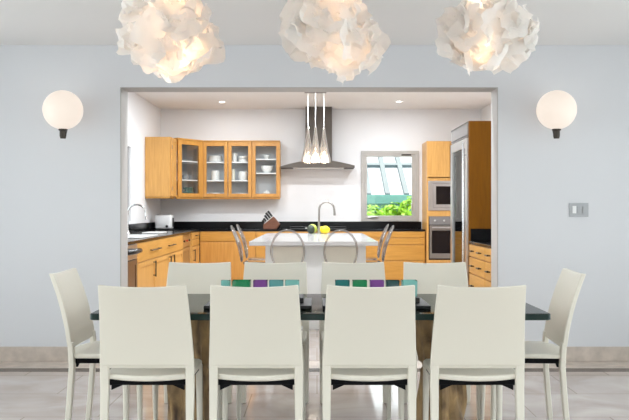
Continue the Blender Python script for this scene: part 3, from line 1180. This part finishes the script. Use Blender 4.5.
m = MB()
z0, z1 = UB + .033, UT - .003
A1 = dl - .02
dbox(m, .02, .10, .001, .022, z0, z1)
dbox(m, A1 - .10, A1, .001, .022, z0, z1)
dbox(m, .10, A1 - .10, .001, .022, z1 - .07, z1)
dbox(m, .10, A1 - .10, .001, .022, z0, z0 + .06)
d_ = m.build('door', M['wood_f'], u)
m = MB()
dbox(m, .098, A1 - .098, .009, .012, z0 + .058, z1 - .068)
m.build('pane', M['cabglass'], d_)
m = MB()
dbox(m, .0, dl, -.02, .0, UB, UB + .0295)
m.build('light_rail', M['wood_h'], u)
m = MB()
dbox(m, -.01, dl - .0, -.05, .03, UT + .0005, UT + .022)
m.build('cornice', M['wood_h'], u)
recenter(u)

# cabinet on the left wall, plain end panel towards the dining room
u = carcass('wall_cabinet', 'plain maple end panel wall cabinet hung on the left wall by the window', 'cabinet', KL + .005, -2.292, 12.19, 12.598, UB + .03, UT, M['wood'])
E3 = face_map('E', -2.292)
d_ = slab_front(E3, 'door', 12.21, 12.598, UB + .03, UT, M['wood'], u)
for z in (1.6, 2.25):
    m = MB()
    fbox(m, E3, 12.212, 12.23, .0215, .028, z - .03, z + .03, .002)
    m.build('hinge', M['steel_d'], d_)
MB().box(KL + .005, -2.30, 12.20, 12.596, UB, UB + .0295, .003).build('light_rail', M['wood_h'], u)
recenter(u)


# ---- crockery
def pot(name, lab, px, shelf, prof, mat, y=13.27, group='crockery in the wall cabinets', x=None, handle=None):
    o = MB().lathe(prof, seg=28)
    if handle:
        r, z0, z1, sd = handle
        zs = [(sd * r, 0, z1), (sd * (r + .03), 0, z1 - .005), (sd * (r + .035), 0, (z0 + z1) / 2), (sd * (r + .025), 0, z0), (sd * r, 0, z0)]
        o.tube(zs, .005, 8)
    o = o.build(name, mat, smooth=True, angle=50)
    o.location = (x if x is not None else wx(px, y), y, shelf + .0008)
    tag(o, lab, name.replace('_', ' '), group)
    return o


def bowl(r, h, foot=.45, th=.006):
    out = [(0, 0), (r * foot, 0), (r * foot, .006)]
    for k in range(1, 9):
        a = k / 8
        out.append((r * (foot + (1 - foot) * math.sin(a * PI / 2)), .006 + (h - .006) * (1 - math.cos(a * PI / 2)) ** .8))
    inn = [(max(0, p[0] - th), max(p[1], .006) + (th if i < 6 else 0)) for i, p in enumerate(out[2:])]
    return out + [(p[0], min(p[1], h)) for p in inn[::-1]] + [(0, th + .006)]


def canister(r, h, neck=.9):
    return [(0, 0), (r * .88, 0), (r, .015), (r, h * .8), (r * neck, h), (r * neck - .006, h), (r - .008, h * .8), (r - .008, .012), (0, .012)]


def plates(r, n):
    p = [(0, 0), (r * .6, 0)]
    for k in range(n):
        z = .012 * k
        p += [(r * .62, z + .002), (r, z + .012), (r, z + .014)]
    return p + [(r * .6, .012 * n), (0, .012 * n)]


base12 = UB + .06
pot('serving_bowl', 'wide straight-sided white bowl on the top shelf behind the left glass door', 215.5, SH12[1], [(0, 0), (.085, 0), (.108, .02), (.112, .1), (.116, .104), (.105, .1), (.1, .025), (0, .02)], M['china'])
pot('canister', 'white canister on the middle shelf behind the left glass door', 215.5, SH12[0], canister(.072, .165), M['china'])
pot('serving_dish', 'shallow white dish on the bottom shelf behind the left glass door', 215.5, base12, bowl(.095, .05), M['china'])
pot('mug', 'tall white mug on the top shelf behind the middle glass door', 234.6, SH12[1], canister(.042, .15, 1.1), M['china'])
pot('soup_bowl', 'lower white bowl of the pair stacked on the middle cabinet top shelf', 243, SH12[1], [(0, 0), (.06, 0), (.074, .015), (.076, .05), (.072, .05), (.068, .018), (0, .012)], M['china'])
pot('soup_bowl', 'upper white bowl of the pair stacked on the middle cabinet top shelf', 243, SH12[1] + .051, [(0, 0), (.06, 0), (.074, .015), (.076, .05), (.072, .05), (.068, .018), (0, .012)], M['china'])
pot('jug', 'slim beige jug at the left edge of the middle glass door', 233.2, SH12[0], canister(.032, .19, .8), M['panel'])
pot('mixing_jug', 'round white jug on the middle shelf behind the middle glass door', 243, SH12[0], [(0, 0), (.055, 0), (.078, .04), (.08, .09), (.070, .15), (.064, .15), (.072, .09), (.07, .04), (0, .02)], M['china'], handle=(.074, .05, .12, 1))
pot('serving_dish', 'shallow white dish on the bottom shelf behind the middle glass door', 241.5, base12, bowl(.10, .045), M['china'])
pot('cup', 'small white cup on the top shelf of the single door cabinet', 266.5, SH3[1], bowl(.052, .07), M['china'])
pot('mixing_bowl', 'large white bowl on the middle shelf of the single door cabinet', 266.8, SH3[0], bowl(.105, .12), M['china'])
pot('sugar_bowl', 'lidded white sugar bowl on the bottom shelf of the single door cabinet', 266.5, base12, [(0, 0), (.045, 0), (.07, .02), (.075, .045), (.06, .06), (.03, .075), (.012, .08), (.016, .095), (0, .1)], M['china'])
pot('stew_pot', 'grey pot on the middle shelf of the diagonal corner cabinet', 185.5, SH12[0], bowl(.062, .085, .6), M['grey_china'], y=13.1)
pot('salad_bowl', 'lower dark teal bowl on the bottom shelf of the corner cabinet', 188.5, base12, bowl(.095, .075, .5), M['teal_china'], y=13.1)
pot('salad_bowl', 'upper teal bowl nested on the bottom shelf of the corner cabinet', 188.5, base12 + .05, bowl(.088, .085, .5), M['teal_china'], y=13.1)

# ---- range hood
t = thing('range_hood', 'steel chimney range hood with a thin arched canopy on the back wall', 'range hood')
hx0, hx1, hy0, hy1 = -.61, .625, 12.93, YB - .006
hxc = .03
m = MB()
n = 18
top = []
for k in range(n + 1):
    x = hx0 + (hx1 - hx0) * k / n
    u_ = (x - hxc) / (.64)
    top.append((x, 1.990 + .115 * max(0, 1 - abs(u_) ** 1.5)))
m.prism([(hx0, 1.967)] + [(hx1, 1.967)] + top[::-1], 'y', hy0, hy1)
m.build('canopy', M['hood'], t, True, angle=30)
MB().box(-.192, .252, 13.10, hy1, 2.05, KZ - .001, .003).build('chimney', M['hood'], t)
MB().box(-.4, .45, hy0 + .06, hy1 - .05, 1.959, 1.9665).build('filter', M['steel'], t)
recenter(t)

# ---- oven tower
TX = 1.81
t = thing('oven_tower', 'tall maple appliance cabinet beside the window with microwave and oven', 'cabinet')
TYF = 12.86
x1 = 2.575
m = MB()
m.box(TX, TX + .03, TYF, YB - .006, 0, 2.40)
m.box(x1 - .03, x1, TYF, YB - .006, 0, 2.40)
m.box(TX + .03, x1 - .03, TYF, YB - .006, 2.37, 2.40)
m.box(TX + .03, x1 - .03, TYF, YB - .006, 1.745, 1.79)
m.box(TX + .03, x1 - .03, TYF, YB - .006, 1.16, 1.255)
m.box(TX + .03, x1 - .03, TYF, YB - .006, .1, .44)
m.box(TX + .03, x1 - .03, YB - .03, YB - .006, .44, 2.37)
m.box(TX, x1, TYF + .06, YB - .006, 0, .1)
m.build('body', M['wood'], t)
Sf = face_map('S', TYF)
d_ = slab_front(Sf, 'door', TX + .004, (TX + x1) / 2, 1.80, 2.395, M['wood'], t, False)
d_ = slab_front(Sf, 'door', (TX + x1) / 2, x1 - .004, 1.80, 2.395, M['wood'], t, False)
d_ = slab_front(Sf, 'drawer', TX + .004, x1 - .004, .105, .41, M['wood_h'], t, False)
bar_handle(Sf, (TX + x1) / 2, .30, .25, False, d_)
recenter(t)
t = thing('microwave_oven', 'built-in steel microwave with dark window in the tall cabinet', 'microwave')
MB().box(TX + .034, x1 - .034, TYF + .0, YB - .06, 1.256, 1.744).build('body', M['steel_d'], t)
m = MB()
fbox(m, Sf, TX + .02, x1 - .02, .001, .02, 1.256, 1.30, .003)
fbox(m, Sf, TX + .02, x1 - .02, .001, .02, 1.70, 1.744, .003)
fbox(m, Sf, TX + .02, TX + .10, .001, .02, 1.30, 1.70, .003)
fbox(m, Sf, x1 - .10, x1 - .02, .001, .02, 1.30, 1.70, .003)
m.build('trim_frame', M['steel'], t)
d_ = slab_front(Sf, 'door', TX + .10, x1 - .10, 1.30, 1.70, M['steel'], t, False)
m = MB()
fbox(m, Sf, TX + .15, x1 - .22, .0205, .023, 1.355, 1.655, 0)
m.build('window', M['blackglass'], d_)
recenter(t)
t = thing('wall_oven', 'built-in black glass oven below the microwave in the tall cabinet', 'oven')
MB().box(TX + .034, x1 - .034, TYF, YB - .06, .441, 1.158).build('body', M['black'], t)
m = MB()
fbox(m, Sf, TX + .04, x1 - .04, .001, .022, 1.02, 1.158, .003)
cp = m.build('control_panel', M['steel_m'], t)
for k in range(4):
    knob(Sf, TX + .13 + .15 * k, 1.09, cp, .022, M['steel'])
d_ = slab_front(Sf, 'door', TX + .04, x1 - .04, .46, 1.015, M['steel_d'], t, False, .022)
m = MB()
fbox(m, Sf, TX + .08, x1 - .08, .0225, .025, .55, .925, 0)
m.build('window', M['blackglass'], d_)
bar_handle(Sf, (TX + x1) / 2, .975, .6, False, d_, .022, M['steel'], .010)
recenter(t)

# ---- refrigerator in its maple surround
W = face_map('W', 1.66)
t = thing('refrigerator', 'tall steel glass-door refrigerator with top grille in a maple surround', 'refrigerator')
fy0, fy1, fz = 8.37, 9.38, 2.222
MB().box(1.66, 2.6, fy0, fy1, .08, fz - .001).build('body', M['steel_d'], t)
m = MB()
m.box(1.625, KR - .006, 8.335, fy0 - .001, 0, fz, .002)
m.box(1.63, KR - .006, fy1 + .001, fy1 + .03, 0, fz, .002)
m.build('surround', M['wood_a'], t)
m = MB()
fbox(m, W, fy0, fy1, .001, .045, 2.055, fz, .004)
gr = m.build('grille', M['steel_m'], t)
m = MB()
for z in (2.07, 2.205):
    fbox(m, W, fy0 + .01, fy1 - .01, .0455, .05, z, z + .010, .001)
m.build('louvre', M['black'], gr)
m = MB()
z0, z1 = .12, 2.045
fbox(m, W, fy0, fy0 + .10, .001, .055, z0, z1, .004)
fbox(m, W, fy1 - .10, fy1, .001, .055, z0, z1, .004)
fbox(m, W, fy0 + .1, fy1 - .1, .001, .055, z1 - .10, z1, .004)
fbox(m, W, fy0 + .1, fy1 - .1, .001, .055, z0, .62, .004)
d_ = m.build('door', M['steel'], t)
m = MB()
fbox(m, W, fy0 + .098, fy1 - .098, .03, .036, .618, z1 - .098, 0)
m.build('pane', M['darkglass'], d_)
bar_handle(W, fy0 + .035, 1.25, 1.5, True, d_, .055, M['chrome'], .013)
m = MB()
m.box(1.72, 2.55, fy0 + .03, fy1 - .03, 0, .08)
m.build('plinth', M['black'], t)
recenter(t)

# ---- right run
RW = face_map('W', RXF)
u = carcass('base_cabinet', 'honey maple drawer cabinet with dark knobs in front of the refrigerator', 'cabinet', RXF, 2.35, 6.83, 8.33, 0, CB - .001, M['wood'], toe=.1, toe_dir='W')
for a0, a1 in ((6.83, 7.55), (7.55, 8.33)):
    for z0, z1 in ((.775, CB - .003), (.60, .775), (.36, .60), (.10, .36)):
        d_ = slab_front(RW, 'drawer', a0, a1, z0, z1, M['wood_y'], u, False)
        for f in (.27, .73):
            bar_handle(RW, a0 + (a1 - a0) * f, (z0 + z1) / 2, .10, False, d_, r=.0075, mat=M['bronze'])
recenter(u)
t = thing('countertop', 'short black granite worktop beside the refrigerator', 'countertop')
MB().box(RXF - .02, 2.36, 6.82, 8.333, CB, CT, .004).build('worktop', M['granite'], t)
m = MB().box(RXF - .005, 2.36, 8.315, 8.333, CT + .0005, 1.07, .003)
m.build('splashback', M['granite'], t)
recenter(t)

# ------------------------------------------------------------------ island
IX0, IX1, IY0, IY1 = -.711, .640, 8.16, 11.05
t = thing('kitchen_island', 'white kitchen island with thick quartz top and cream end panels', 'kitchen island')
MB().box(IX0, IX1, IY0, IY1, CT - .046, CT, .005).build('worktop', M['quartz'], t)
m = MB()
m.box(-.55, .52, 8.30, 8.40, 0, CT - .047, .004)
m.build('end_panel', M['white'], t)
for a0, a1 in ((-.465, -.14), (.075, .42)):
    MB().box(a0, a1, 8.288, 8.2995, .12, CT - .06, .003).build('inset_panel', M['panel'], t)
MB().box(-.30, .28, 8.402, 10.8, .08, CT - .047).build('body', M['white'], t)
MB().box(-.26, .24, 8.42, 10.76, 0, .079).build('plinth', M['black'], t)
m = MB()
m.box(-.55, .52, 10.8005, 10.9, 0, CT - .047, .004)
m.build('end_panel', M['white'], t)
recenter(t)


def make_stool():
    root = thing('bar_stool', '', 'bar stool')
    SZ = .64
    # oval clear back leaning outwards (the stool faces +y)
    def bp(x, z):
        f = (z - .62) / .45
        return Vector((x, -.185 - .13 * max(0, f) ** 1.3 - .02 * (1 - (x / .17) ** 2) * 1.0, z))
    ring = []
    for k in range(48):
        a = 2 * PI * k / 48
        ring.append(bp(.165 * math.cos(a), .855 + .215 * math.sin(a)))
    MB().loop(ring, .0105, 10).build('back_frame', M['acrylic_edge'], root, True)
    tb = bmesh.new()
    c = [tb.verts.new(bp(.15 * math.cos(2 * PI * k / 48), .855 + .2 * math.sin(2 * PI * k / 48))) for k in range(48)]
    c2 = [tb.verts.new(v.co + Vector((0, .005, 0))) for v in c]
    tb.faces.new(c)
    tb.faces.new(c2[::-1])
    for k in range(48):
        tb.faces.new((c[k], c2[k], c2[(k + 1) % 48], c[(k + 1) % 48]))
    m = MB()
    m._merge(tb)
    m.build('back_panel', M['acrylic'], root)
    MB().prism(rrect(-.185, .185, -.18, .19, .07), 'z', SZ - .028, SZ).build('seat', M['acrylic_edge'], root, True, bevel=.006)
    for sx in (-1, 1):
        for sy in (-1, 1):
            MB().tube([(sx * .185, sy * .185, 0), (sx * .165, sy * .16, .3), (sx * .15, sy * .14, SZ - .029)], [.011, .014, .017], 10).build('leg', M['acrylic_edge'], root, True)
    fr = MB()
    for p, q in (((-.168, -.163), (.168, -.163)), ((-.168, .163), (.168, .163)), ((-.168, -.163), (-.168, .163)), ((.168, -.163), (.168, .163))):
        fr.tube([(p[0], p[1], .25), (q[0], q[1], .25)], .007, 8)
    fr.build('footrest', M['chrome'], root, True)
    return root


st = make_stool()
for i, (x, y, rz, lab) in enumerate(((-.295, 8.09, 0, 'clear acrylic oval-backed stool at the left of the near end of the island'),
                                     (.238, 8.09, 0, 'clear acrylic oval-backed stool at the right of the near end of the island'),
                                     (-.715, 9.55, -PI / 2, 'clear acrylic stool on the left long side of the island, nearer one'),
                                     (-.715, 10.25, -PI / 2, 'clear acrylic stool on the left long side of the island, farther one'),
                                     (.60, 9.55, PI / 2, 'clear acrylic stool on the right long side of the island, nearer one'),
                                     (.60, 10.25, PI / 2, 'clear acrylic stool on the right long side of the island, farther one'))):
    c = st if i == 0 else copy_tree(st)
    c.location = (x, y, 0)
    c.rotation_euler = (0, 0, rz)
    tag(c, lab, 'bar stool', 'clear stools around the island')

# island tap
t = thing('island_tap', 'tall steel gooseneck tap on the far end of the white island', 'tap', (wx(319, 10.75), 10.75, CT + .0005))
m = MB()
m.lathe([(0, 0), (.032, 0), (.032, .01), (.022, .025), (.018, .08), (0, .08)])
arc = [(0, 0, .06), (0, 0, .30)]
for k in range(12):
    a = PI - PI * .93 * k / 11
    arc.append((.105 + .105 * math.cos(a), 0, .325 + .115 * math.sin(a)))
arc += [(.213, -.005, .29), (.216, -.006, .25)]
m.tube(arc, [.0145] * (len(arc) - 2) + [.016, .018], 12)
m.build('spout', M['tap'], t, True)
MB().lathe([(0, 0), (.018, 0), (.016, .05), (0, .055)], (.10, 0, 0), 14).tube([(.10, 0, .05), (.102, -.005, .11)], [.007, .009], 8).build('lever', M['tap'], t, True)


def fruit(name, lab, px, y, r, mat, sx=1.0, z=CT + .0008, nip=False):
    prof = []
    for k in range(17):
        a = PI * k / 16
        e = 1 + (.10 * max(0, math.cos(a)) ** 12 + .10 * max(0, -math.cos(a)) ** 12 if nip else 0)
        prof.append((r * math.sin(a), -r * sx * e * math.cos(a)))
    prof[0] = (0, prof[0][1])
    prof[-1] = (0, prof[-1][1])
    m = MB().lathe(prof, seg=24, axis=(1, .25, .05) if nip else (0, .1, 1))
    o = m.build(name, mat, smooth=True, angle=180)
    zmin = min(v.co.z for v in o.data.vertices)
    o.location = (wx(px, y), y, z - zmin)
    tag(o, lab, name, 'fruit on the island')
    return o


fruit('lemon', 'large yellow lemon right of the island tap', 325, 10.62, .055, M['lemon'], 1.18, nip=True)
fruit('lemon', 'yellow lemon half hidden behind the large lemon', 321.5, 10.83, .048, M['lemon'], 1.15, nip=True)
fruit('avocado', 'dark avocado left of the island tap', 311, 10.62, .052, M['avocado'], 1.2)
fruit('apple', 'pale green apple behind the dark avocado', 312.3, 10.79, .068, M['lime'], .95)

# ------------------------------------------------------------------ island pendant cluster
PYI = 11.35
t = thing('pendant_cluster', 'three clear glass cone pendants on one steel canopy above the island', 'pendant lamp', (wx(315.5, PYI), PYI, KZ))
MB().box(-.16, .16, -.05, .05, -.03, -.0005, .006).build('canopy', M['steel_d'], t)
for px, yo in ((308.0, .03), (315.5, -.03), (324, .03)):
    x = wx(px, PYI + yo) - t.location.x
    zt, zb = wz(127, PYI) - KZ, wz(163, PYI) - KZ
    hh = zt - zb
    MB().tube([(x, yo, -.03), (x, yo, zt - .005)], .003, 8).build('cord', M['shelf'], t)
    prof = [(.012, zt), (.016, zt - .02), (.03, zt - hh * .25), (.052, zt - hh * .5), (.078, zt - hh * .75), (.094, zb + .05), (.096, zb + .02), (.085, zb)]
    prof += [(p[0] - .004, p[1]) for p in prof[::-1]]
    sh = MB().lathe(prof, (x, yo, 0), 28).build('glass_shade', M['bottleglass'], t, True)
    MB().lathe([(0, zb + .12), (.026, zb + .11), (.034, zb + .075), (.026, zb + .045), (0, zb + .035)], (x, yo, 0), 18).build('bulb', M['bulb'], sh, True)
    MB().lathe([(0, zt - .002), (.011, zt - .004), (.013, zb + .12), (0, zb + .12)], (x, yo, 0), 12).build('socket', M['steel_d'], sh, True)
    lamp('POINT', 'cluster_glow', (x, yo, zb + .02), 3, (1, .85, .66), .04, parent=t)

# ------------------------------------------------------------------ recessed kitchen downlights (two in view), plus extra unseen lamps without fixtures
KW = (.90, .96, 1.0)
for px, py, lab in ((222, 101.5, 'recessed round downlight in the kitchen ceiling above the glass cabinets'),
                    (399, 101, 'recessed round downlight in the kitchen ceiling before the window')):
    d = (KZ - H) * F / (CY - py)
    t = thing('downlight', lab, 'ceiling light', (wx(px, d), d, KZ), 0, 'kitchen downlights')
    MB().lathe([(.05, -.0005), (.075, -.0005), (.075, -.008), (.05, -.012), (.05, -.0005)]).build('trim_ring', M['shelf'], t, True)
    MB().lathe([(0, -.004), (.05, -.004), (.05, -.007), (0, -.007)]).build('lens', M['lens'], t, True)
    lamp('AREA', 'kitchen_area_lamp', (0, 0, -.02), 9.0, KW, .1, parent=t)
for x in (-1.3, 0.0, 1.3):  # extra ceiling lamps kept out of view, no fixtures
    for y in (9.5, 11.0):
        lamp('AREA', 'kitchen_area_lamp', (x, y, KZ - .02), 30.0, KW, .14)
for x in (-.7, .0, .7):  # unseen row added to brighten the front of the island
    lamp('AREA', 'kitchen_area_lamp', (x, 6.95, KZ - .02), 14.0, KW, .14)

# ------------------------------------------------------------------ outdoors behind the kitchen window
struct(MB().box(-14, 14, YB + .4, 40, -.25, -.15).build('ground_garden', M['ground']))
struct(MB().box(-14, 14, -24, YR - .4, -.25, -.15).build('ground_terrace', M['ground']))
t = thing('glass_roof', 'neighbouring lean-to glass roof with pale teal rafters outside the kitchen window', 'roof')
ey, ez, ry_, rz2 = 16.5, 1.53, 20.2, 3.29
m = MB()
xr = [1.5 + .40 * k for k in range(-4, 7)]
m.prism([(ey, ez), (ry_, rz2), (ry_, rz2 + .012), (ey, ez + .012)], 'x', xr[0], xr[-1])
m.build('roof_panes', M['roofpane'], t)
for x in xr:
    MB().prism([(ey, ez + .0125), (ry_, rz2 + .0125), (ry_, rz2 + .08), (ey, ez + .08)], 'x', x - .052, x + .052).build('rafter', M['rafter'], t)
MB().prism([(17.95, 2.235), (18.07, 2.292), (18.07, 2.35), (17.95, 2.295)], 'x', xr[0], xr[-1]).build('purlin', M['rafter'], t)
m = MB()
m.box(xr[0] - .1, xr[-1] + .1, ey - .12, ey, ez - .14, ez + .05, .01)
m.build('gutter_board', M['eave'], t)
MB().box(xr[0], xr[-1], ey + .02, ey + .15, -.15, ez - .14).build('side_wall', M['eave'], t)
recenter(t)

t = thing('garden_shrub', 'bright lime green shrub just outside the kitchen window', 'shrub', (1.6, 15.0, -.15))
rnd = random.Random(5)
m = MB()
tb = bmesh.new()
for k in range(3000):
    cl = rnd.choice(((-.55, 0, 1.15, .36), (-.15, .05, 1.22, .33), (.28, 0, 1.36, .33), (.62, .05, 1.30, .36), (-.9, 0, 1.1, .35), (0, -.05, .8, .6), (.5, 0, .8, .6), (-.5, 0, .75, .6)))
    d = Vector((rnd.gauss(0, 1), rnd.gauss(0, 1), rnd.gauss(0, 1))).normalized()
    p = Vector(cl[:3]) + d * cl[3] * rnd.uniform(.7, 1.03)
    a = (d.cross(Vector((rnd.uniform(-1, 1), rnd.uniform(-1, 1), rnd.uniform(-1, 1))))).normalized()
    b = (d + .8 * Vector((rnd.uniform(-1, 1), rnd.uniform(-1, 1), rnd.uniform(-1, 1)))).normalized().cross(a).normalized()
    L, Wd = rnd.uniform(.05, .09), rnd.uniform(.022, .036)
    nn = a.cross(b)
    v = [tb.verts.new(p + q) for q in (a * -L, b * Wd + nn * .008, a * L, b * -Wd + nn * .008)]
    tb.faces.new((v[0], v[1], v[2]))
    tb.faces.new((v[0], v[2], v[3]))
m._merge(tb)
m.build('foliage', M['leaf'], t)
m = MB()
for k in range(7):
    x = -.6 + .2 * k
    m.tube([(x * .5, 0, 0), (x * .8, .02, .5), (x, 0, 1.05)], [.025, .018, .01], 8)
m.build('stems', M['leafstem'], t, True)

# daylight: soft sky plus a high sun kept off the glazing
sun = bpy.data.lights.new('sun', 'SUN')
sun.energy = 2.0
sun.angle = .05
sun.color = (1, .96, .9)
so = bpy.data.objects.new('sun', sun)
COL.objects.link(so)
so.rotation_euler = (math.radians(-28), math.radians(8), 0)
